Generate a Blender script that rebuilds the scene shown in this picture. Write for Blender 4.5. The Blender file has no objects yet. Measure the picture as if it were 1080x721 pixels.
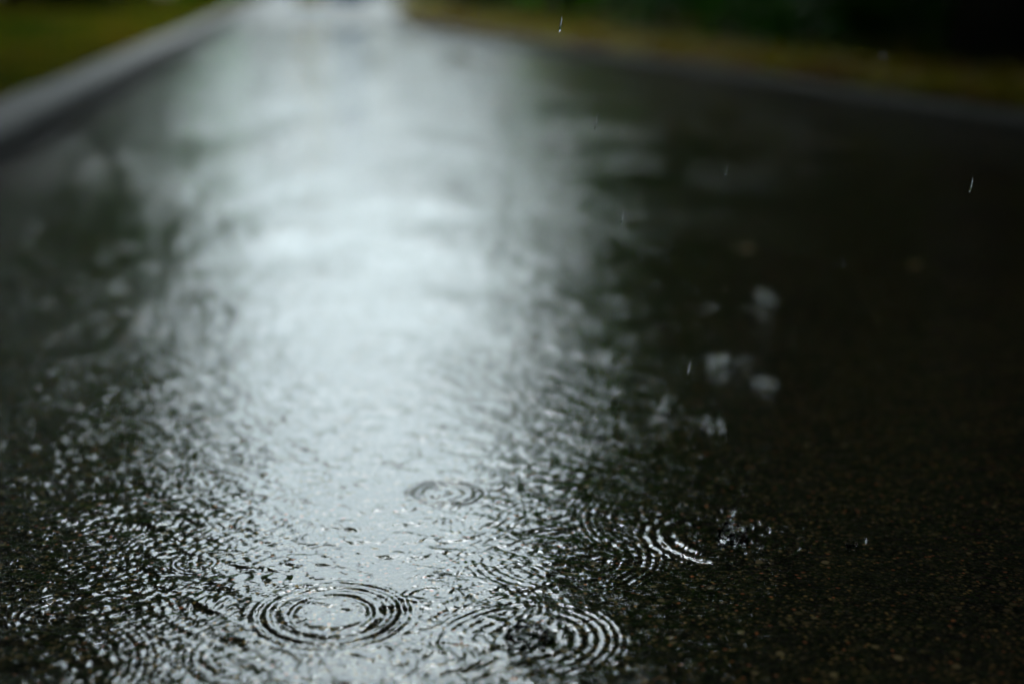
import bpy, bmesh, math, random
import numpy as np
from mathutils import Vector, Matrix

random.seed(7)
rng = np.random.default_rng(11)
R = math.radians
sc = bpy.context.scene
COL = sc.collection
CAM_H = 0.42

# ------------------------------------------------------------------ helpers
def tag(o, label=None, cat=None, group=None, kind=None):
    if label: o['label'] = label
    if cat: o['category'] = cat
    if group: o['group'] = group
    if kind: o['kind'] = kind
    return o

def empty(name, loc=(0, 0, 0), rz=0.0, s=1.0):
    o = bpy.data.objects.new(name, None)
    o.empty_display_size = 0.1
    o.location = loc
    o.rotation_euler = (0, 0, rz)
    o.scale = (s, s, s)
    COL.objects.link(o)
    return o

def link(name, me, mats, parent=None, smooth=False):
    if not isinstance(mats, (list, tuple)): mats = [mats]
    for m in mats: me.materials.append(m)
    if smooth:
        me.polygons.foreach_set('use_smooth', np.ones(len(me.polygons), bool))
    o = bpy.data.objects.new(name, me)
    COL.objects.link(o)
    if parent: o.parent = parent
    return o

def np_mesh(name, verts, faces):
    """verts (n,3), faces (m,k): all faces with k corners"""
    me = bpy.data.meshes.new(name)
    verts = np.ascontiguousarray(verts, np.float32)
    faces = np.ascontiguousarray(faces, np.int32)
    m, k = faces.shape
    me.vertices.add(len(verts)); me.vertices.foreach_set('co', verts.ravel())
    me.loops.add(m * k); me.loops.foreach_set('vertex_index', faces.ravel())
    me.polygons.add(m)
    me.polygons.foreach_set('loop_start', np.arange(0, m * k, k, dtype=np.int32))
    me.polygons.foreach_set('loop_total', np.full(m, k, np.int32))
    me.update(calc_edges=True)
    return me

def bm_mesh(name, bm):
    me = bpy.data.meshes.new(name)
    bmesh.ops.recalc_face_normals(bm, faces=bm.faces[:])
    bm.to_mesh(me); bm.free()
    return me

def copy_tree(root, loc, rz, s):
    c = root.copy(); COL.objects.link(c)
    c.location = loc; c.rotation_euler = (0, 0, rz); c.scale = (s, s, s)
    for ch in list(root.children):
        d = ch.copy(); COL.objects.link(d); d.parent = c
    return c

def tube(bm, pts, radii, n=8, cap=True):
    rings = []
    up = Vector((0.13, 0.31, 0.94)).normalized()
    for i, p in enumerate(pts):
        p = Vector(p)
        a = Vector(pts[max(i - 1, 0)]); b = Vector(pts[min(i + 1, len(pts) - 1)])
        d = (b - a).normalized()
        u = d.cross(up)
        if u.length < 1e-3: u = d.cross(Vector((1, 0, 0)))
        u.normalize(); v = d.cross(u)
        rings.append([bm.verts.new(p + (u * math.cos(t) + v * math.sin(t)) * radii[i])
                      for t in [2 * math.pi * k / n for k in range(n)]])
    for a, b in zip(rings, rings[1:]):
        for k in range(n):
            bm.faces.new((a[k], a[(k + 1) % n], b[(k + 1) % n], b[k]))
    if cap:
        bm.faces.new(rings[0]); bm.faces.new(rings[-1])

# ------------------------------------------------------------------ materials
def new_mat(name):
    m = bpy.data.materials.new(name); m.use_nodes = True
    nt = m.node_tree
    return m, nt, nt.nodes['Principled BSDF'], nt.nodes['Material Output']

def N(nt, t, **kw):
    n = nt.nodes.new(t)
    for k, v in kw.items(): setattr(n, k, v)
    return n

def ramp(nt, fac, stops, interp='LINEAR'):
    r = N(nt, 'ShaderNodeValToRGB')
    r.color_ramp.interpolation = interp
    els = r.color_ramp.elements
    while len(els) < len(stops): els.new(0.5)
    for e, (p, c) in zip(els, stops):
        e.position = p; e.color = (*c, 1)
    nt.links.new(fac, r.inputs['Fac'])
    return r.outputs['Color']

def coords(nt, scale=(1, 1, 1)):
    tc = N(nt, 'ShaderNodeTexCoord'); mp = N(nt, 'ShaderNodeMapping')
    mp.inputs['Scale'].default_value = scale
    nt.links.new(tc.outputs['Object'], mp.inputs['Vector'])
    return mp.outputs['Vector']

def noise(nt, vec, scale, detail=4, rough=0.55, out='Fac'):
    n = N(nt, 'ShaderNodeTexNoise')
    n.inputs['Scale'].default_value = scale
    n.inputs['Detail'].default_value = detail
    n.inputs['Roughness'].default_value = rough
    nt.links.new(vec, n.inputs['Vector'])
    return n.outputs[out]

def bump(nt, h, strength, dist, normal=None):
    b = N(nt, 'ShaderNodeBump')
    b.inputs['Strength'].default_value = strength
    b.inputs['Distance'].default_value = dist
    nt.links.new(h, b.inputs['Height'])
    if normal is not None: nt.links.new(normal, b.inputs['Normal'])
    return b.outputs['Normal']

def mathn(nt, op, a, b=None):
    n = N(nt, 'ShaderNodeMath', operation=op)
    for i, v in enumerate((a, b)):
        if v is None: continue
        if isinstance(v, (int, float)): n.inputs[i].default_value = v
        else: nt.links.new(v, n.inputs[i])
    return n.outputs[0]

def mix(nt, fac, a, b, mode='MIX'):
    n = N(nt, 'ShaderNodeMix', data_type='RGBA', blend_type=mode)
    ins = [n.inputs[0], n.inputs[6], n.inputs[7]]
    for s, v in zip(ins, (fac, a, b)):
        if isinstance(v, (int, float)): s.default_value = v
        elif isinstance(v, tuple): s.default_value = (*v, 1)
        else: nt.links.new(v, s)
    return n.outputs[2]

def mat_asphalt():
    m, nt, b, o = new_mat('wet_asphalt')
    v = coords(nt)
    def stones(scale, stops, edge):
        vo = N(nt, 'ShaderNodeTexVoronoi'); vo.inputs['Scale'].default_value = scale
        nt.links.new(v, vo.inputs['Vector'])
        sep = N(nt, 'ShaderNodeSeparateColor'); nt.links.new(vo.outputs['Color'], sep.inputs['Color'])
        c = ramp(nt, sep.outputs[0], stops, 'CONSTANT')
        gaps = ramp(nt, vo.outputs['Distance'], [(.25, (1, 1, 1)), (edge, (.15, .15, .14))])
        return mix(nt, 1.0, c, gaps, 'MULTIPLY'), vo.outputs['Distance'], sep.outputs[1]
    col, dist, _ = stones(330, [(0, (.014, .013, .009)), (.42, (.022, .020, .013)), (.66, (.050, .042, .024)),
                                (.84, (.10, .078, .038)), (.94, (.17, .12, .05)), (.98, (.22, .08, .04))], .62)
    col2, dist2, pick = stones(125, [(0, (.016, .015, .011)), (.4, (.034, .030, .020)), (.7, (.075, .060, .035)), (.92, (.15, .13, .09))], .55)
    fine = mathn(nt, 'MULTIPLY', mathn(nt, 'GREATER_THAN', pick, .78), mathn(nt, 'LESS_THAN', dist2, .42))
    col = mix(nt, fine, col, col2)
    big = ramp(nt, noise(nt, v, 1.7, 5), [(.3, (.85, .80, .50)), (.7, (1.25, 1.10, .68))])
    col = mix(nt, 1.0, col, big, 'MULTIPLY')
    nt.links.new(col, b.inputs['Base Color'])
    b.inputs['Roughness'].default_value = .75
    b.inputs['Specular IOR Level'].default_value = .1
    nt.links.new(bump(nt, mathn(nt, 'SUBTRACT', 1.0, dist), .8, .002), b.inputs['Normal'])
    return m

def mat_concrete(name, base, var, rough=.5, coat=0.0, spec=.5):
    m, nt, b, o = new_mat(name)
    v = coords(nt)
    n1 = noise(nt, v, 3.0, 6, .6); n2 = noise(nt, v, 140, 3)
    c = ramp(nt, n1, [(.3, tuple(x * (1 - var) for x in base)), (.7, tuple(x * (1 + var) for x in base))])
    c = mix(nt, .35, c, ramp(nt, n2, [(.3, tuple(x * .6 for x in base)), (.7, tuple(x * 1.3 for x in base))]))
    nt.links.new(c, b.inputs['Base Color'])
    b.inputs['Roughness'].default_value = rough
    b.inputs['Specular IOR Level'].default_value = spec
    b.inputs['Coat Weight'].default_value = coat
    b.inputs['Coat Roughness'].default_value = .12
    b.inputs['Coat IOR'].default_value = 1.33
    nt.links.new(bump(nt, n2, .4, .002), b.inputs['Normal'])
    return m

def mat_soil():
    m, nt, b, o = new_mat('wet_soil')
    v = coords(nt)
    c = ramp(nt, noise(nt, v, 2.2, 8, .65), [(.3, (.012, .010, .006)), (.5, (.03, .026, .012)), (.72, (.045, .048, .014))])
    nt.links.new(c, b.inputs['Base Color'])
    b.inputs['Roughness'].default_value = .9
    b.inputs['Specular IOR Level'].default_value = .05
    nt.links.new(bump(nt, noise(nt, v, 30, 5), .8, .02), b.inputs['Normal'])
    return m

def mat_leaf(name, stops, trans=.35, scale=.9, rough=.4, spec=.35, patchy=1.0):
    """leaf colour varies from leaf to leaf by world position; light passes through the blade"""
    m, nt, b, o = new_mat(name)
    g = N(nt, 'ShaderNodeNewGeometry')
    n1 = noise(nt, g.outputs['Position'], scale, 3)
    r = mathn(nt, 'MULTIPLY', g.outputs['Random Per Island'], .5 / patchy)
    r = mathn(nt, 'ADD', r, mathn(nt, 'ADD', mathn(nt, 'MULTIPLY', mathn(nt, 'SUBTRACT', n1, .5), patchy), .5 - .25 / patchy))
    c = ramp(nt, r, stops)
    nt.links.new(c, b.inputs['Base Color'])
    b.inputs['Roughness'].default_value = rough
    b.inputs['Specular IOR Level'].default_value = spec
    if trans > 0:
        t = N(nt, 'ShaderNodeBsdfTranslucent'); nt.links.new(mix(nt, 1.0, c, (1.5, 2.1, .5), 'MULTIPLY'), t.inputs['Color'])
        ms = N(nt, 'ShaderNodeMixShader'); ms.inputs[0].default_value = trans
        nt.links.new(b.outputs[0], ms.inputs[1]); nt.links.new(t.outputs[0], ms.inputs[2])
        nt.links.new(ms.outputs[0], o.inputs['Surface'])
    return m

def mat_bark(name, a, c, stretch=(18, 18, 3)):
    m, nt, b, o = new_mat(name)
    v = coords(nt, stretch)
    n = noise(nt, v, 1, 6, .65)
    nt.links.new(ramp(nt, n, [(.35, a), (.65, c)]), b.inputs['Base Color'])
    b.inputs['Roughness'].default_value = .7
    nt.links.new(bump(nt, n, .7, .02), b.inputs['Normal'])
    return m

def mat_water(name, rough=0.0, with_bump=True):
    m, nt, b, o = new_mat(name)
    b.inputs['Base Color'].default_value = (.96, .97, .97, 1)
    b.inputs['Transmission Weight'].default_value = 1
    b.inputs['IOR'].default_value = 1.333
    b.inputs['Roughness'].default_value = rough
    if with_bump:
        # wind crinkle of the film, in patches: it reaches past the modelled drop rings
        v = coords(nt)
        v2 = coords(nt, (1.0, .45, 1.0))
        sx = N(nt, 'ShaderNodeSeparateXYZ'); nt.links.new(v, sx.inputs[0])
        far = N(nt, 'ShaderNodeMapRange', interpolation_type='SMOOTHSTEP')
        far.inputs['From Min'].default_value = 1.2; far.inputs['From Max'].default_value = 3.6
        far.inputs['To Min'].default_value = .25; far.inputs['To Max'].default_value = 1
        nt.links.new(sx.outputs[1], far.inputs['Value'])
        patch = ramp(nt, noise(nt, v2, 4.2, 4, .6), [(.36, (.28, .28, .28)), (.64, (1, 1, 1))])
        h = mathn(nt, 'ADD', noise(nt, v, 30, 2, .5), mathn(nt, 'MULTIPLY', noise(nt, v, 120, 2), .55))
        v3 = coords(nt, (1.6, 8.5, 1.0))
        h = mathn(nt, 'ADD', h, mathn(nt, 'MULTIPLY', noise(nt, v3, 1.0, 3, .55), 2.2))
        for sc_, off in ((7.0, 0.0), (10.0, 3.7)):
            mp = N(nt, 'ShaderNodeMapping'); mp.inputs['Location'].default_value = (off, off, 0)
            nt.links.new(v, mp.inputs['Vector'])
            vo = N(nt, 'ShaderNodeTexVoronoi', voronoi_dimensions='2D'); vo.inputs['Scale'].default_value = sc_
            nt.links.new(mp.outputs[0], vo.inputs['Vector'])
            d = vo.outputs['Distance']
            e = mathn(nt, 'MAXIMUM', mathn(nt, 'SUBTRACT', 1.0, mathn(nt, 'MULTIPLY', d, 2.4)), 0.0)
            h = mathn(nt, 'ADD', h, mathn(nt, 'MULTIPLY', mathn(nt, 'MULTIPLY', mathn(nt, 'SINE', mathn(nt, 'MULTIPLY', d, 52.0)), e), .20))
        lee = N(nt, 'ShaderNodeMapRange', interpolation_type='SMOOTHSTEP')
        lee.inputs['From Min'].default_value = 3.2; lee.inputs['From Max'].default_value = 7.5
        lee.inputs['To Min'].default_value = 1; lee.inputs['To Max'].default_value = .6
        nt.links.new(sx.outputs[1], lee.inputs['Value'])
        h = mathn(nt, 'MULTIPLY', mathn(nt, 'MULTIPLY', h, patch), mathn(nt, 'MULTIPLY', far.outputs[0], lee.outputs[0]))
        nt.links.new(bump(nt, h, 1.0, WATER_BUMP), b.inputs['Normal'])
    return m

def mat_plain(name, col, rough=.4, coat=0.0):
    m, nt, b, o = new_mat(name)
    v = coords(nt)
    n = noise(nt, v, 9, 5)
    nt.links.new(ramp(nt, n, [(.3, tuple(x * .8 for x in col)), (.7, col)]), b.inputs['Base Color'])
    b.inputs['Roughness'].default_value = rough
    b.inputs['Coat Weight'].default_value = coat
    return m

WATER_BUMP = .0046
CHOP = .0150
M_ASPHALT = mat_asphalt()
M_KERB = mat_concrete('kerb_concrete', (.066, .066, .069), .55, .65, 0, .12)
M_KERB_SHADED = mat_concrete('shaded_kerb_concrete', (.045, .043, .036), .4, .75, 0, .06)  # same kerb concrete, the wood's shade put into its base colour
M_PAVE = mat_concrete('pale_concrete', (.095, .10, .10), .2, .75, 0, .12)
M_SOIL = mat_soil()
M_WATER = mat_water('rain_water')
M_DROP = mat_water('drop_water', with_bump=False)
M_LEAF = mat_leaf('tree_leaves', [(0, (.018, .050, .007)), (.5, (.040, .100, .012)), (1, (.070, .13, .018))], .48)
M_LEAF2 = mat_leaf('pale_tree_leaves', [(0, (.018, .042, .014)), (.5, (.034, .078, .020)), (1, (.055, .10, .03))], .35)
M_UNDER = mat_leaf('undergrowth_leaves', [(0, (.006, .018, .004)), (.6, (.014, .042, .006)), (1, (.022, .065, .009))], .25, .9, .5, .12)
M_SHRUB = mat_leaf('fresh_shrub_leaves', [(0, (.04, .14, .010)), (.5, (.06, .20, .012)), (1, (.09, .24, .02))], .45, .9, .5, .1)
M_GRASS = mat_leaf('grass_blades', [(.1, (.026, .045, .007)), (.36, (.062, .068, .012)), (.56, (.115, .085, .018)), (.85, (.16, .085, .024))], .3, 1.3, .6, .04, 2.4)
M_LITTER = mat_leaf('leaf_litter', [(.1, (.045, .022, .004)), (.45, (.16, .075, .010)), (.6, (.13, .095, .010)), (.9, (.20, .16, .015))], .2, 1.6, .6, .05, 2.0)
M_BARK = mat_bark('dark_bark', (.018, .015, .011), (.055, .048, .038))
M_BIRCH = mat_bark('birch_bark', (.10, .10, .10), (.62, .64, .64), (3, 3, 14))
M_YLEAF = mat_plain('yellow_leaf', (.26, .18, .03), .35)
M_BLEAF = mat_plain('brown_leaf', (.22, .08, .03), .35)
M_BIN_Y = mat_plain('yellow_plastic', (.60, .40, .04), .35, .3)
M_BIN_B = mat_plain('blue_plastic', (.05, .16, .36), .35, .3)
M_RUBBER = mat_plain('black_rubber', (.02, .02, .02), .7)

# ------------------------------------------------------------------ setting: ground, path, kerbs
KERB_L = [(-.70, y) for y in (-6, 0, 8, 16, 24, 34, 60)]
KERB_R = [(3.02, -6), (2.44, 0), (2.015, 3.81), (1.87, 5.22), (1.47, 8.72), (1.30, 10.46), (1.02, 13.87),
          (.98, 15.5), (1.10, 18), (1.35, 22), (1.70, 28), (2.2, 60)]

def kx(poly, y):
    return float(np.interp(y, [p[1] for p in poly], [p[0] for p in poly]))

def sheet(name, xs, ys, zf, m, kind='structure'):
    X, Y = np.meshgrid(xs, ys)
    V = np.stack([X, Y, zf(X, Y)], -1).reshape(-1, 3)
    nx, ny = len(xs), len(ys)
    i = (np.arange(ny - 1)[:, None] * nx + np.arange(nx - 1)[None]).ravel()
    o = link(name, np_mesh(name, V, np.stack([i, i + 1, i + 1 + nx, i + nx], -1)), m, smooth=True)
    return tag(o, kind=kind)

flat = lambda z: (lambda X, Y: np.full_like(X, z))
sheet('ground', np.linspace(-700, 700, 8), np.linspace(-500, 900, 8), flat(-.06), M_SOIL)
sheet('path', np.linspace(-.75, 3.2, 6), np.linspace(-6, 13.9, 12), flat(0), M_ASPHALT)
sheet('pavement', np.linspace(-.75, 2.4, 6), np.linspace(13.9, 60, 20), flat(.012), M_PAVE)

def verge(name, poly, off, far, zin):
    ys = np.concatenate([np.linspace(-40, -6.01, 8), np.arange(-6, 34, .5), np.linspace(34.5, 160, 20)])
    us = np.concatenate([np.linspace(0, 1, 8)[:-1] * .06, np.linspace(.06, 1, 26)])
    x0 = np.array([kx(poly, y) + off for y in ys])
    U, Yv = np.meshgrid(us, ys)
    X = x0[:, None] + (far - x0[:, None]) * U
    Z = zin + .02 * np.sin(X * 1.7 + Yv * .9) + .015 * np.sin(X * .7 - Yv * 1.3) + np.minimum(np.abs(X - x0[:, None]), 40) * .008
    Z[:, 0] = zin - .01
    nx, ny = len(us), len(ys)
    i = (np.arange(ny - 1)[:, None] * nx + np.arange(nx - 1)[None]).ravel()
    V = np.stack([X, Yv, Z], -1).reshape(-1, 3)
    return tag(link(name, np_mesh(name, V, np.stack([i, i + 1, i + 1 + nx, i + nx], -1)), M_SOIL, smooth=True), kind='structure')

verge('grass_verge', KERB_L, -.16, -110, .062)
verge('woodland_verge', KERB_R, .10, 110, .035)

def kerb(name, poly, width, side, h, m):
    """a row of bedded kerbstones: one chamfered block after another along the line"""
    bm = bmesh.new()
    ys = [p[1] for p in poly]
    y = ys[0]; L = .92
    c = .012
    prof = [(0, -.08), (0, h - c * 1.6), (c, h), (width - c, h - .004), (width, h - c - .004), (width, -.08)]
    while y < 58:
        a, b = y + .004, y + L - .004
        dz = random.uniform(-.003, .003); dx = random.uniform(-.003, .003)
        rings = []
        for yy in (a, b):
            x0 = kx(poly, yy)
            rings.append([bm.verts.new((x0 + side * (u + dx), yy, w + (dz if w > 0 else 0))) for u, w in prof])
        k = len(prof)
        for i in range(k):
            bm.faces.new((rings[0][i], rings[0][(i + 1) % k], rings[1][(i + 1) % k], rings[1][i]))
        bm.faces.new(rings[0]); bm.faces.new(rings[1])
        y += L
    return tag(link(name, bm_mesh(name, bm), m), kind='structure')

kerb('kerb', KERB_L, .185, -1, .088, M_KERB)
kerb('kerb', KERB_R, .12, 1, .045, M_KERB_SHADED)

# ------------------------------------------------------------------ setting: the film of rain water with its drop rings
def grade(a, b, s0, s1):
    out = [a]; L = b - a
    while out[-1] < b:
        t = (out[-1] - a) / L
        out.append(out[-1] + s0 + (s1 - s0) * t)
    return np.array(out[:-1])

xs = np.concatenate([np.arange(-.74, -.32, .0022), np.arange(-.32, .66, .001), grade(.66, 1.3, .001, .004), np.arange(1.3, 3.1, .008)])
ys = np.concatenate([np.arange(-5, .2, .05), grade(.2, .72, .008, .001), np.arange(.72, 1.3, .001), grade(1.3, 2.6, .001, .0026),
                     grade(2.6, 5, .0026, .010), grade(5, 13.9, .010, .12), [13.9]])
Zw = np.zeros((len(ys), len(xs)), np.float32)

def ring(x0, y0, Rr, slope, n1=2.2, n2=.75, hollow=.35, warp=1.0):
    """one drop's train of rings: crests crowd together towards the outside, a few fine capillaries run ahead"""
    ext = Rr * 1.75
    a, b = np.searchsorted(xs, [x0 - ext, x0 + ext]); c, d = np.searchsorted(ys, [y0 - ext, y0 + ext])
    if b - a < 2 or d - c < 2: return
    dx, dy = xs[None, a:b] - x0, ys[c:d, None] - y0
    th = np.arctan2(dy, dx)
    p1, p2, p3 = rng.random(3) * 6.283
    s = np.sqrt(dx ** 2 + dy ** 2) / Rr * (1 + warp * (.035 * np.sin(2 * th + p1) + .025 * np.sin(3 * th + p2)))
    env = np.where(s < 1, hollow + (1 - hollow) * s ** 2, np.exp(-((s - 1) / .26) ** 2))
    env = env * np.clip(.72 + warp * (.38 * np.sin(th + p2) + .3 * np.sin(3 * th + p3) + .2 * np.sin(7 * th + p1)), .05, 1.5)
    lam = Rr / (n1 + 3 * n2)
    A = slope * lam / 6.283
    Zw[c:d, a:b] += (A * env * np.cos(6.283 * (n1 * s + n2 * s ** 3))).astype(np.float32)

KEY = [(.005, .894, .044, .42, 2.3, .75), (.005, .894, .027, .22, 2.0, .5), (.104, 1.114, .027, .55, 2.2, .5), (.181, .966, .062, .15, 5, 1.6), (.130, .838, .050, .24, 3.6, 1.3),
       (.307, .985, .052, .34, 2.6, .8), (-.152, .909, .046, .20, 4, 1.2), (-.092, .993, .016, .30, 2, .6), (.036, 1.305, .024, .28, 2, .5),
       (-.008, 1.447, .013, .34, 1.4, .3), (.063, 1.222, .028, .20, 2.4, .7), (.20, 1.03, .085, .09, 8, 2.4), (.250, .90, .05, .09, 5, 1.6),
       (.36, .84, .10, .09, 9, 2.6), (.30, 1.02, .09, .11, 7, 2.2), (-.05, .86, .03, .15, 2.6, .8), (.09, .90, .05, .10, 5, 1.4), (.02, .82, .035, .16, 3, 1),
       (.340, 1.313, .018, .28, 2, .5), (.451, 1.476, .020, .28, 2, .5), (.26, 1.24, .03, .2, 3, .8), (.589, 1.766, .024, .3, 2, .5)]
KEEP = ((.005, .894, .056), (.104, 1.114, .046))
for i, k in enumerate(KEY): ring(*k, warp=.3 if i < 3 else .7)
for i in range(4200):
    y0 = .55 + 5.5 * rng.random() ** 1.6
    x0 = -.72 + 2.6 * rng.random() ** 1.25
    Rr = .008 + .085 * rng.random() ** 1.7                      # old rings have spread and faded, fresh ones are small and steep
    lam = rng.uniform(.0042, .0072) * (1 + .25 * max(0, y0 - 1.2)); n = max(Rr / lam, 1.6)
    sl = (.045 + .12 * rng.random() ** 2) * min(1.5, (.022 / Rr) ** .45)
    if y0 < 1.25:
        calm = math.exp(-(((x0 - .05) / .07) ** 2 + ((y0 - 1.02) / .07) ** 2))           # the still patch between the rings
        sl *= (1.15 if x0 < -.05 else (.55 if x0 > .22 else .75)) * (1 - .85 * calm)
        for kx0, ky0, kr in KEEP:
            if math.hypot(x0 - kx0, y0 - ky0) < kr: sl *= .25
    if x0 > .33 and rng.random() < .45: continue
    ring(x0, y0, Rr, sl, n * .48, n * .17, .15 + .4 * rng.random())
# low wind waves running over everything
for i in range(26):
    lam = .006 * (10 ** (rng.random() * .9)); th = rng.normal(1.35, .55); k = 6.283 / lam
    A = (.011 + .012 * rng.random()) * lam / 6.283
    kx_, ky_ = k * math.cos(th), k * math.sin(th)
    ph = rng.random() * 6.283
    fade = np.clip((lam / np.maximum(np.gradient(ys), .0005) - 4) / 4, 0, 1)[:, None]
    Zw += (fade * A * np.sin(kx_ * xs[None] + ky_ * ys[:, None] + ph + .8 * np.sin(xs[None] * 9 + i) + .8 * np.sin(ys[:, None] * 7 + 2 * i))).astype(np.float32)
# short confused chop where the rings of many drops have run together; the middle of the path stays calmer
Xg, Yg = xs[None].astype(np.float32), ys[:, None].astype(np.float32)
calm = np.exp(-(((Xg - .045 - .04 * (Yg - 1)) / (.062 + .10 * np.clip(Yg - 1.05, 0, 2))) ** 2 + ((np.minimum(Yg, 1.03) - 1.03) / .075) ** 2))
calm = calm * (.45 + .55 * np.exp(-(np.maximum(Yg - 1.05, 0) / .10) ** 2))
side = .28 + .72 / (1 + np.exp((Xg - .12 - .8 * np.clip(Yg - 1.0, -.1, .6)) / .05))
blot = .75 + .35 * np.sin(Xg * 31 + 2 * np.sin(Yg * 17)) * np.sin(Yg * 27 + 1.5 * np.sin(Xg * 23))
mask = (1 - .88 * calm) * side * blot * (1 + 1.1 * np.clip((Yg - 1.15) / .8, 0, 1))
for kx0, ky0, kr in KEEP: mask *= 1 - .75 * np.exp(-(((Xg - kx0) ** 2 + (Yg - ky0) ** 2) / kr ** 2) ** 2)
mask = mask.astype(np.float32)
chop = np.zeros_like(Zw)
res = np.maximum(np.gradient(ys), .001)[:, None]
for i in range(54):
    lam = .0038 * (10 ** (rng.random() * .62)); th = rng.random() * 6.283; k = 6.283 / lam
    A = CHOP * (.6 + .8 * rng.random()) * lam / 6.283
    fade = np.clip((lam / res - 3) / 3, 0, 1).astype(np.float32)
    chop += fade * np.float32(A) * np.sin((k * math.cos(th)) * Xg + (k * math.sin(th)) * Yg + np.float32(rng.random() * 6.28)
                                          + 1.2 * np.sin(Xg * (20 + i) + i) + 1.2 * np.sin(Yg * (23 + i) + 2 * i)).astype(np.float32)
Zw += chop * mask
# long low swells that carry the reflections sideways farther out
for i in range(16):
    lam = rng.uniform(.10, .5); th = rng.random() * 6.283; k = 6.283 / lam
    A = .0075 * rng.uniform(.5, 1.3) * lam / 6.283
    Zw += np.clip((Yg - 1.3) / 1.5, 0, 1) * (A * np.sin(k * math.cos(th) * Xg + k * math.sin(th) * Yg + i)).astype(np.float32)
X, Y = np.meshgrid(xs, ys)
V = np.stack([X, Y, Zw + .006], -1).reshape(-1, 3)
nx, ny = len(xs), len(ys)
ii = (np.arange(ny - 1)[:, None] * nx + np.arange(nx - 1)[None]).ravel()
water = link('water', np_mesh('water', V, np.stack([ii, ii + 1, ii + 1 + nx, ii + nx], -1)), M_WATER, smooth=True)
tag(water, kind='structure')

def water_z(x, y):
    return float(Zw[min(np.searchsorted(ys, y), ny - 1), min(np.searchsorted(xs, x), nx - 1)]) + .006

# ------------------------------------------------------------------ splashes and falling drops
def ball(bm, p, r, sz=1.0, n=10):
    mtx = Matrix.Translation(p) @ Matrix.Diagonal((r, r, r * sz, 1))
    bmesh.ops.create_uvsphere(bm, u_segments=n + 4, v_segments=n, radius=1, matrix=mtx)

def splash(x, y, rad, h, jet, nd, label):
    z = water_z(x, y)
    t = empty('rain_splash', (x, y, z))
    tag(t, label, 'splash', 'splashes of raindrops on the wet path')
    if rad > 0:
        bm = bmesh.new(); n = 40; rows = []
        ph = random.random() * 6
        for (u, w) in [(1.35, -.0015), (1.08, .12), (.98, .55), (1.05, 1.0), (1.0, 1.0), (.91, .55), (.92, .1), (.7, -.0015)]:
            row = []
            for k in range(n):
                a = 2 * math.pi * k / n
                lob = .65 + .35 * math.sin(a * 7 + ph) + .25 * math.sin(a * 3 + 1 + ph)
                zz = w if w < 0 else w * h * (lob if w > .3 else 1)
                row.append(bm.verts.new((rad * u * math.cos(a), rad * u * math.sin(a), zz)))
            rows.append(row)
        for a_, b_ in zip(rows, rows[1:]):
            for k in range(n): bm.faces.new((a_[k], a_[(k + 1) % n], b_[(k + 1) % n], b_[k]))
        bm.faces.new(rows[0]); bm.faces.new(rows[-1])
        link('crown', bm_mesh('splash_crown', bm), M_DROP, t, True)
    if jet > 0:
        bm = bmesh.new()
        prof = [(.0070, -.001), (.0036, .1), (.0019, .35), (.0016, .55), (.0024, .75), (.0028, .88), (.0018, .97), (.0003, 1.0)]
        tube(bm, [(0.0006 * math.sin(w * 4), 0, w * jet if w > 0 else w) for _, w in prof], [r for r, _ in prof], 14)
        link('jet', bm_mesh('splash_jet', bm), M_DROP, t, True)
    for k in range(nd):
        a = random.random() * 6.283; d = (rad if rad else .006) * random.uniform(.6, 3.6)
        bm = bmesh.new()
        ball(bm, (d * math.cos(a), d * math.sin(a), random.uniform(.3, 1.5) * max(h, jet * .8)), random.uniform(.0008, .0021), 1.1)
        link('droplet', bm_mesh('splash_droplet', bm), M_DROP, t, True)

splash(0.589, 1.766, 0.0035, 0.0038, 0.0150, 16, 'tall bright splash jet farthest out on the dark half of the path')
splash(0.340, 1.313, 0.0037, 0.0040, 0.0150, 15, 'upright splash jet beside the edge of the bright sky reflection')
splash(0.451, 1.476, 0.0075, 0.0050, 0.0080, 22, 'wide scattered splash with many droplets beyond the upright jet')
splash(0.462, 1.390, 0.0052, 0.0048, 0.0000, 15, 'low crown splash just in front of the wide scattered splash')
splash(0.370, 1.263, 0.0044, 0.0032, 0.0000, 16, 'small low splash at the foot of the upright jet')
splash(0.260, 1.240, 0.0037, 0.0034, 0.0104, 17, 'glinting splash where bright reflection turns dark')
splash(0.312, 0.985, 0.0105, 0.0085, 0.0090, 11, 'sharp crown splash inside the broken ring on dark asphalt')
splash(0.130, 0.838, 0.0130, 0.0065, 0.0000, 8, 'clear glassy splash in the ring set nearest the camera')
splash(0.397, 0.958, 0.0040, 0.0025, 0.0000, 1, 'tiny splash among brown stone specks by the dark corner')

def raindrop(x, y, z, ln, w, label, group='raindrops falling through the air above the path'):
    bm = bmesh.new()
    prof = [(0, .0), (.45, .05), (.8, .16), (1, .32), (.92, .5), (.68, .7), (.36, .88), (.12, .97), (0.02, 1)]
    tube(bm, [(.16 * ln * u + .00001, 0, ln * u) for _, u in prof], [max(r, .02) * w / 2 for r, _ in prof], 12)
    o = link('raindrop', bm_mesh('raindrop', bm), M_DROP, None, True)
    o.location = (x, y, z)
    tag(o, label, 'raindrop', group)

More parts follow.
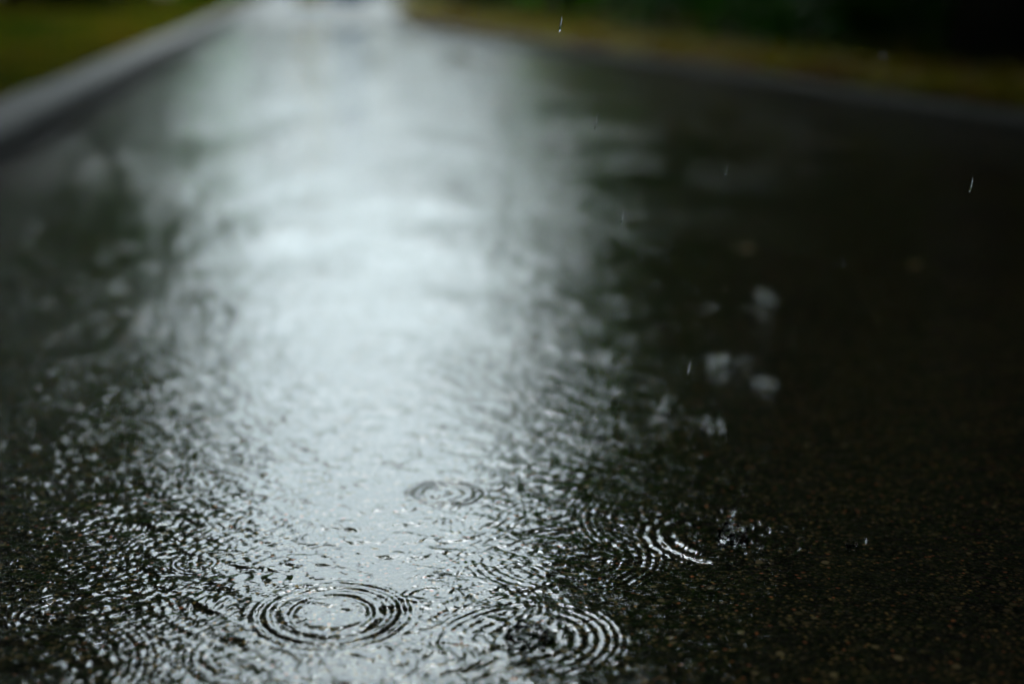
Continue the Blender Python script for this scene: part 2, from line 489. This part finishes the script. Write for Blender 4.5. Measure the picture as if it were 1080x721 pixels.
RAIN = ['falling raindrop above the edge of the bright reflection, higher of the two there',
        'falling raindrop above the edge of the bright reflection, lower of the two there',
        'falling raindrop just above the upright splash jet',
        'falling raindrop alone over the dark path near the far kerb end',
        'faint falling raindrop over the dark half of the path below the litter strip',
        'falling raindrop in front of the bright green shrub']
RAIN_POS = [(0.2042, 1.0070, 0.3152), (0.2164, 0.9687, 0.2540), (0.2537, 0.9175, 0.1566), (0.4594, 0.9393, 0.2753), (0.3192, 1.0632, 0.2736), (0.1871, 1.0581, 0.3827)]
for lb, p in zip(RAIN, RAIN_POS):
    raindrop(*p, random.uniform(.009, .013), random.uniform(.0015, .0019), lb)

for p in [(-0.2409, 2.2771, 0.2224), (-0.2273, 2.0590, 0.1926), (-0.3277, 2.2815, 0.1912), (0.3706, 1.6656, 0.2124), (0.5874, 1.5036, 0.1088), (0.4175, 1.4176, 0.0847), (0.3582, 1.4410, 0.1428), (0.2865, 1.3402, 0.1161), (-0.0597, 0.6316, 0.3295), (0.6030, 1.4569, 0.3415)]:
    raindrop(*p, random.uniform(.003, .006), random.uniform(.0022, .0034), 'rounder raindrop blurred out of focus in the air over the path', 'blurred raindrops over the path')

# ------------------------------------------------------------------ fallen leaves on the path
def fallen_leaf(x, y, s, rz, m, label):
    bm = bmesh.new()
    out = [(0, -.62), (.02, -.5), (.22, -.32), (.36, -.05), (.33, .2), (.18, .42), (0, .62), (-.18, .42), (-.33, .2), (-.36, -.05), (-.22, -.32), (-.02, -.5)]
    mid = [bm.verts.new((0, v, .02 + .05 * v * v)) for v in (-.5, -.1, .3)]
    vs = [bm.verts.new((u, v, .10 * abs(u) + .05 * v * v)) for u, v in out]
    ctr = bm.verts.new((0, 0, 0))
    for v in mid: bm.verts.remove(v)
    for k in range(len(vs)): bm.faces.new((vs[k], vs[(k + 1) % len(vs)], ctr))
    bmesh.ops.scale(bm, vec=(s, s, s), verts=bm.verts[:])
    r = bmesh.ops.extrude_face_region(bm, geom=bm.faces[:])
    for v in r['geom']:
        if isinstance(v, bmesh.types.BMVert): v.co.z += .0006
    o = link('fallen_leaf', bm_mesh('fallen_leaf', bm), m)
    o.location = (x, y, .0085); o.rotation_euler = (0, 0, rz)
    tag(o, label, 'leaf', 'fallen leaves lying on the wet path')

fallen_leaf(.681, 2.139, .024, .7, M_YLEAF, 'yellowish fallen leaf on the dark path beyond the tall splash')
fallen_leaf(.892, 1.979, .020, 2.1, M_YLEAF, 'dull yellow fallen leaf on the dark path, farther from the bright reflection')

# ------------------------------------------------------------------ vegetation
def leaf_mass(centers, radii, count, size, seed, squash=.8, droop=.3):
    """many pointed leaf blades spread through clumps; (verts, quad faces)"""
    g = np.random.default_rng(seed)
    centers = np.asarray(centers, float); radii = np.asarray(radii, float)
    pr = radii ** 2; idx = g.choice(len(centers), count, p=pr / pr.sum())
    d = g.normal(size=(count, 3)); d /= np.linalg.norm(d, axis=1)[:, None]
    rr = g.random(count) ** .45
    P = centers[idx] + d * (rr * radii[idx])[:, None] * np.array([1, 1, squash])
    a = g.normal(size=(count, 3)); a[:, 2] -= droop; a /= np.linalg.norm(a, axis=1)[:, None]
    b = np.cross(a, g.normal(size=(count, 3))); b /= np.linalg.norm(b, axis=1)[:, None]
    s = size * (.6 + .8 * g.random(count))[:, None]
    V = np.stack([P - a * s, P + b * s * .45, P + a * s, P - b * s * .45], 1).reshape(-1, 3)
    F = np.arange(count * 4).reshape(-1, 4)
    return V, F

def tree_proto(seed, height, crown_r, crown_z0, leaves, size, m, nclump=34, trunk_r=.16, bark=None, lean=.25):
    """tapered trunk with forking limbs; clumps of leaves sit on the limb ends"""
    rnd = random.Random(seed)
    root = empty('tree')
    bm = bmesh.new()
    tp = [Vector((0, 0, -.15))]; tr = [trunk_r * 1.5]
    n = 9
    for i in range(1, n + 1):
        f = i / n
        tp.append(Vector((lean * math.sin(f * 3 + seed) * f, lean * math.cos(f * 2.3 + seed) * f, height * .82 * f)))
        tr.append(trunk_r * (1.08 - .9 * f) if i > 1 else trunk_r * 1.12)
    tube(bm, tp, tr, 10)
    C, Rd = [], []
    for k in range(nclump):
        f = rnd.uniform(.18, 1.0)
        zc = crown_z0 + (height - crown_z0) * f
        prof = math.sin(math.pi * min(.97, .16 + .84 * f)) ** .7
        a = k * 2.4 + rnd.uniform(-.5, .5); rad = crown_r * prof * rnd.uniform(.35, 1.0)
        c = Vector((rad * math.cos(a), rad * math.sin(a), zc + rnd.uniform(-.3, .3)))
        C.append(c); Rd.append(crown_r * rnd.uniform(.20, .36))
        j = min(range(1, n), key=lambda q: abs(tp[q].z - (c.z - rad * .6)))
        st = tp[j]; midp = st.lerp(c, .5) + Vector((0, 0, rad * .12))
        r0 = tr[j] * .45
        tube(bm, [st, st.lerp(midp, .6) + Vector((rnd.uniform(-.06, .06),) * 3), midp, c], [r0, r0 * .75, r0 * .5, .012], 6)
    link('trunk', bm_mesh('tree_trunk', bm), bark or M_BARK, root, True)
    V, F = leaf_mass(C, Rd, leaves, size, seed)
    link('crown', np_mesh('tree_crown', V, F), m, root)
    return root

P_DENSE = tree_proto(1, 8.2, 3.3, 1.6, 15000, .155, M_LEAF, 40, .19)
P_DENSE2 = tree_proto(5, 7.4, 3.0, 1.2, 13000, .150, M_LEAF, 36, .16)
P_THIN = tree_proto(9, 7.6, 2.7, 2.1, 7600, .115, M_LEAF2, 30, .13)
P_FAR = tree_proto(12, 7.0, 2.6, .3, 10500, .17, M_LEAF2, 30, .14)
used = set()

def plant(proto, x, y, s, rz, label, cat, group, z=.07):
    if proto.name not in used:
        used.add(proto.name); o = proto
        o.location = (x, y, z); o.rotation_euler = (0, 0, rz); o.scale = (s, s, s)
    else:
        o = copy_tree(proto, (x, y, z), rz, s)
    tag(o, label, cat, group)
    return o

# dense wood along the far side of the dark half of the path
WOOD = [(3.6, 1.2, 1.0), (4.6, 5.0, 1.0), (4.55, 9.0, 1.0), (4.85, 13.2, 1.0), (5.85, 17.5, 1.05), (6.7, 22.5, 1.1), (8.3, 29, 1.15),
        (7.6, 3.0, 1.15), (8.0, 7.2, 1.2), (8.6, 11.5, 1.2), (9.6, 16.2, 1.25), (11.5, 21.5, 1.3), (14, 28, 1.3),
        (12.5, 5, 1.4), (13, 12, 1.4), (15, 18, 1.4), (18, 25, 1.5), (12, 36, 1.3), (16, 44, 1.4),
        (3.2, -3.2, 1.0), (6.5, -2.0, 1.2), (3.0, -7.5, 1.1), (7.5, -7, 1.2), (11, -2, 1.3)]
for i, (x, y, s) in enumerate(WOOD):
    plant((P_DENSE, P_DENSE2)[i % 2], x, y, s, i * 1.9, 'dark leafy tree of the dense wood beyond the leaf litter strip', 'tree', 'trees of the dark wood')
# canopy over the camera
OVER = [(-2.3, -.8, 1.0), (-3.0, -4.6, 1.05), (.3, -3.4, 1.1), (.6, -8, 1.1), (-6.5, -3, 1.2), (-6, -8.5, 1.2)]
for i, (x, y, s) in enumerate(OVER):
    plant((P_DENSE, P_DENSE2)[(i + 1) % 2], x, y, s, 1 + i * 2.3, 'dark leafy tree closing over the near end of the path', 'tree', 'trees behind the camera')
# low bushy trees that close the wood and the back of the grass verge near the ground
P_BUSHY = tree_proto(31, 4.4, 2.3, .1, 9000, .14, M_LEAF, 30, .09)
THICK = [(7.2, -1.5, 1.0), (7.6, 3, 1.0), (8.0, 6.8, 1.0), (8.3, 10.4, 1.05), (8.8, 14.2, 1.05), (9.6, 18.4, 1.1), (10.6, 23, 1.2), (12, 28, 1.2), (5.4, 20.6, .6), (6.3, 26, .7), (7.2, 33, .9)]
for i, (x, y, s) in enumerate(THICK):
    plant(P_BUSHY, x, y, s, i * 2.2, 'bushy small tree filling the dark wood down to the ground', 'tree', 'bushy trees in the wood')
BACK = [(-2.7, 18.8, .6), (-2.9, 23.5, .7), (-3.1, 29.5, .8), (-5.6, 7.2, .6), (-6.0, 11.5, .72), (-5.7, 15.8, .78), (-4.9, 20.5, 1.1), (-4.7, 26, 1.1), (-4.5, 33, 1.15), (-8.5, 24, 1.1), (-9.5, 18, 1.1), (-10.5, 13, 1.1), (-9.5, 7.5, 1.0), (-7.5, 2.5, 1.0), (-7, -1, 1.0), (-4.2, 40, .9)]
for i, (x, y, s) in enumerate(BACK):
    plant(P_BUSHY, x, y, s, 1 + i * 2.2, 'bushy small tree at the back of the grass verge', 'tree', 'bushy trees behind the grass verge')

# tall crowns meeting high over the path
P_TALL = tree_proto(21, 11.5, 3.6, 6.2, 13000, .17, M_LEAF, 34, .21)
ARCH = [(3.3, 6.6, .78), (-2.9, 5.6, .76), (3.6, 10.4, 1.02), (-3.2, 9.6, 1.02), (3.0, 3.6, .62), (-2.6, 2.6, .62)]
for i, (x, y, s) in enumerate(ARCH):
    plant(P_TALL, x, y, s, i * 2.6, 'tall tree with a high crown arching over the path', 'tree', 'tall trees arching over the path')
# thinner row on the grass verge
ROW = [(-3.4, 4.2, .95), (-3.05, 8.4, 1.0), (-3.25, 13.0, 1.0), (-3.4, 18.5, 1.05), (-3.9, 25, 1.1), (-7.0, 6, 1.1), (-7.6, 11.5, 1.15), (-8.2, 18, 1.2), (-9, 27, 1.2),
       (-11, 3, 1.2), (-12.5, 9, 1.25), (-13, 16, 1.25), (-14, 25, 1.3)]
for i, (x, y, s) in enumerate(ROW):
    plant(P_DENSE2 if i in (4,) else P_THIN, x, y, s * (.86 if i in (4,) else 1), .6 + i * 1.7, 'slender tree with an open crown on the grass verge', 'tree', 'trees on the grass verge')
# trees closing the view far along the path
FAR = [(-3.4, 62, 1.1), (.2, 60, 1.0), (3.8, 61, 1.1), (7.5, 66, 1.3), (-7.5, 64, 1.3), (-1.6, 71, 1.2), (2.2, 74, 1.2), (5.4, 73, 1.3), (-6, 46, 1.2), (10, 78, 1.6), (-5, 80, 1.6), (1.8, 84, 1.4), (6.5, 54, 1.1), (11, 60, 1.1), (-11, 52, 1.1), (-16, 44, 1.2), (-22, 38, 1.3), (-27, 28, 1.3), (-30, 18, 1.3),
       (-21, 12, 1.2), (-20, 22, 1.2), (-24, 3, 1.3)]
for i, (x, y, s) in enumerate(FAR):
    plant(P_FAR, x, y, s, i * 2.1, 'rain-dimmed tree standing far beyond the open end of the path', 'tree', 'trees beyond the end of the path')

# birches deep in the wood, seen as pale streaks
def birch(x, y, label, h=7.5):
    root = tree_proto(int(x * 10), h, 1.6, 3.2, 2500, .09, M_LEAF2, 16, .085, M_BIRCH, .2)
    root.name = 'birch_tree'
    root.location = (x, y, .05)
    tag(root, label, 'tree', 'pale birches in the wood')
birch(4.85, 12.3, 'slim birch with pale trunk in the dark wood, nearer the path end')
birch(5.3, 12.5, 'slim birch with pale trunk in the dark wood, farther from the path end')

# undergrowth at the wood's edge
cs, rs = [], []
for i in range(330):
    y = 2.2 + 26 * random.random()
    x = kx(KERB_R, y) + 1.15 + 4.5 * random.random() ** 1.3 + (.6 if y < 6 else 0)
    if abs(x - 5.0) < .6 and y < 13: continue
    if abs(x - 2.5) < 1.1 and 11.5 < y < 17: continue
    r = random.uniform(.25, .55)
    cs.append((x, y, .05 + r * random.uniform(.3, 1.5))); rs.append(r)
V, F = leaf_mass(cs, rs, 42000, .055, 77)
tag(link('undergrowth', np_mesh('undergrowth', V, F), M_UNDER), 'dark low undergrowth of mixed leaves along the edge of the wood', 'undergrowth', kind='stuff')

def shrub(name, x, y, w, h, n, size, m, label, group=None, seed=3):
    t = empty(name, (x, y, .04))
    tag(t, label, 'shrub', group)
    g = random.Random(seed)
    cs, rs = [], []
    bm = bmesh.new()
    for k in range(14):
        a = k * 2.4; d = w * .5 * math.sqrt(g.random())
        c = (d * math.cos(a), d * math.sin(a), h * g.uniform(.2, .95))
        cs.append(c); rs.append(w * g.uniform(.18, .3))
        tube(bm, [(0, 0, -.05), (c[0] * .3, c[1] * .3, c[2] * .5), c], [.014, .01, .004], 5)
    link('stem', bm_mesh(name + '_stem', bm), M_BARK, t, True)
    V, F = leaf_mass(cs, rs, n, size, seed)
    link('foliage', np_mesh(name + '_foliage', V, F), m, t)
    return t
shrub('leafy_shrub', 2.72, 15.3, .8, 1.0, 3600, .045, M_SHRUB, 'bright green shrub at the bend beside the open end of the path')
shrub('leafy_shrub', 1.75, 16.6, .9, 1.2, 3000, .05, M_UNDER, 'deep green bush closing over the kerb where the path narrows', seed=8)
shrub('leafy_shrub', -1.3, 20.5, 1.0, .9, 3000, .05, M_SHRUB, 'green bush on the grass verge past the end of the kerb shade', seed=14)
shrub('leafy_shrub', -1.25, 27.5, 1.3, 1.3, 3000, .06, M_UNDER, 'dark bush standing close beside the kerb at its far end', seed=33)
shrub('leafy_shrub', -2.6, 17.5, .8, .7, 2000, .05, M_UNDER, 'low dark bush at the back of the grass verge', seed=21)

# grass on the verge
def blades(n, xf, zf, y0, y1, hmin, hmax, seed, p=1.5):
    g = np.random.default_rng(seed)
    y = y0 + (y1 - y0) * g.random(n) ** p
    x = xf(y, g.random(n))
    a = g.random(n) * 6.283; h = hmin + (hmax - hmin) * g.random(n) ** 1.5
    w = .0022 + .0025 * g.random(n) + .0006 * y
    lx, ly = g.normal(size=n) * .5 * h, g.normal(size=n) * .5 * h
    base = np.stack([x, y, zf(x, y)], -1)
    da = np.stack([np.cos(a) * w, np.sin(a) * w, 0 * a], -1)
    mid = base + np.stack([lx * .35, ly * .35, h * .6], -1)
    tip = base + np.stack([lx, ly, h], -1)
    V = np.stack([base - da, base + da, mid + da * .7, tip, mid - da * .7], 1).reshape(-1, 3)
    return V, np.arange(n * 5).reshape(-1, 5)
xl = np.array([p[0] for p in KERB_L]); yl = np.array([p[1] for p in KERB_L])
xr = np.array([p[0] for p in KERB_R]); yr = np.array([p[1] for p in KERB_R])
zl = lambda x, y: .055 + .02 * np.sin(x * 1.7 + y * .9) + .015 * np.sin(x * .7 - y * 1.3) + np.abs(x + .9) * .008
V, F = blades(125000, lambda y, u: -.895 - 6.5 * u ** 1.4, zl, -1.0, 34, .03, .085, 5)
tag(link('grass', np_mesh('grass', V, F), M_GRASS), 'short wet olive green grass growing behind the pale kerb', 'grass', kind='stuff')
V, F = blades(26000, lambda y, u: np.interp(y, yr, xr) + .13 + 2.4 * u ** 1.3, lambda x, y: .03 + 0 * x, 1.5, 26, .02, .07, 6)
tag(link('grass', np_mesh('grass', V, F), M_GRASS), 'thin grass among the fallen leaves before the wood', 'grass', kind='stuff')
# leaf litter lying against the kerb on the wood side
g = np.random.default_rng(8); n = 16000
y = 1.5 + 20 * g.random(n) ** 1.3; u = g.random(n) ** 1.5
x = np.interp(y, yr, xr) + .105 + .7 * u
P = np.stack([x, y, .05 + .03 * g.random(n)], -1)
a = g.normal(size=(n, 3)) * [1, 1, .35]; a /= np.linalg.norm(a, axis=1)[:, None]
b = np.cross(a, g.normal(size=(n, 3)) * [.3, .3, 1]); b /= np.linalg.norm(b, axis=1)[:, None]
s = (.016 + .02 * g.random(n))[:, None]
V = np.stack([P - a * s, P + b * s * .6, P + a * s, P - b * s * .6], 1).reshape(-1, 3)
tag(link('leaf_litter', np_mesh('leaf_litter', V, np.arange(n * 4).reshape(-1, 4)), M_LITTER), 'yellow and brown leaf litter lying along the kerb before the wood', 'leaf litter', kind='stuff')

# ------------------------------------------------------------------ two bins far along the path
def bin_(x, y, w, m, label):
    t = empty('wheeled_bin', (x, y, .012), .1)
    tag(t, label, 'bin', 'wheeled bins at the far end of the path')
    d = w * 1.1; h = .95
    bm = bmesh.new()
    lo = [bm.verts.new((sx * w * .40, sy * d * .40, .03)) for sx, sy in ((-1, -1), (1, -1), (1, 1), (-1, 1))]
    hi = [bm.verts.new((sx * w * .48, sy * d * .48, h)) for sx, sy in ((-1, -1), (1, -1), (1, 1), (-1, 1))]
    bm.faces.new(lo[::-1]); bm.faces.new(hi)
    for k in range(4): bm.faces.new((lo[k], lo[(k + 1) % 4], hi[(k + 1) % 4], hi[k]))
    bmesh.ops.bevel(bm, geom=bm.edges[:], offset=.03, segments=3, affect='EDGES')
    link('body', bm_mesh('bin_body', bm), m, t)
    bm = bmesh.new()
    bmesh.ops.create_cube(bm, size=1, matrix=Matrix.Translation((0, 0, h + .035)) @ Matrix.Rotation(R(3), 4, 'X') @ Matrix.Diagonal((w * 1.04, d * 1.06, .06, 1)))
    bmesh.ops.bevel(bm, geom=bm.edges[:], offset=.02, segments=3, affect='EDGES')
    link('lid', bm_mesh('bin_lid', bm), m, t)
    bm = bmesh.new(); tube(bm, [(-w * .4, d * .55, h - .02), (w * .4, d * .55, h - .02)], [.015, .015], 10)
    link('handle', bm_mesh('bin_handle', bm), m, t)
    for s in (-1, 1):
        bm = bmesh.new()
        tube(bm, [(s * w * .36, d * .42, .1), (s * w * .46, d * .42, .1)], [.1, .1], 20)
        link('wheel', bm_mesh('bin_wheel', bm), M_RUBBER, t)
bin_(.13, 24.6, .50, M_BIN_Y, 'yellow wheeled bin far along the path')
bin_(.80, 24.9, .66, M_BIN_B, 'blue wheeled bin far along the path')

# ------------------------------------------------------------------ light
w = bpy.data.worlds.new('World'); sc.world = w; w.use_nodes = True
nt = w.node_tree
bg = nt.nodes['Background']
sky = N(nt, 'ShaderNodeTexSky', sky_type='NISHITA')
sky.sun_disc = False
sky.sun_elevation = R(52); sky.sun_rotation = R(0)
sky.air_density = 1.2; sky.dust_density = 6; sky.ozone_density = 1.0
hs = N(nt, 'ShaderNodeHueSaturation'); hs.inputs['Saturation'].default_value = .35
nt.links.new(sky.outputs[0], hs.inputs['Color'])
tc = N(nt, 'ShaderNodeTexCoord')
cl = ramp(nt, noise(nt, tc.outputs['Generated'], 3.2, 5, .5), [(.3, (.8, .82, .84)), (.7, (1.08, 1.08, 1.08))])
nt.links.new(mix(nt, 1.0, mix(nt, 1.0, hs.outputs[0], (.84, 1.0, 1.055), 'MULTIPLY'), cl, 'MULTIPLY'), bg.inputs['Color'])
bg.inputs['Strength'].default_value = .12
sun = bpy.data.lights.new('overcast_sun', 'SUN'); sun.energy = .6; sun.angle = R(35); sun.color = (1, .985, .96)
so = bpy.data.objects.new('overcast_sun', sun); so.rotation_euler = (R(-38), 0, 0); so.location = (0, 0, 20); COL.objects.link(so)

# ------------------------------------------------------------------ camera
cam = bpy.data.cameras.new('camera'); co = bpy.data.objects.new('camera', cam); COL.objects.link(co)
cam.sensor_width = 36; cam.lens = 50
co.location = (0, 0, CAM_H)
co.rotation_euler = (R(90 - 14.27), 0, R(-8.16))
cam.clip_start = .05; cam.clip_end = 2000
cam.dof.use_dof = True; cam.dof.focus_distance = 1.02; cam.dof.aperture_fstop = 2.2
sc.camera = co

sc.view_settings.view_transform = 'Standard'; sc.view_settings.look = 'None'
sc.view_settings.gamma = 1; sc.view_settings.use_curve_mapping = False
sc.view_settings.exposure = 1.8
sc.cycles.max_bounces = 8; sc.cycles.diffuse_bounces = 3; sc.cycles.glossy_bounces = 3
sc.cycles.transmission_bounces = 6; sc.cycles.transparent_max_bounces = 4
sc.cycles.sample_clamp_indirect = 8
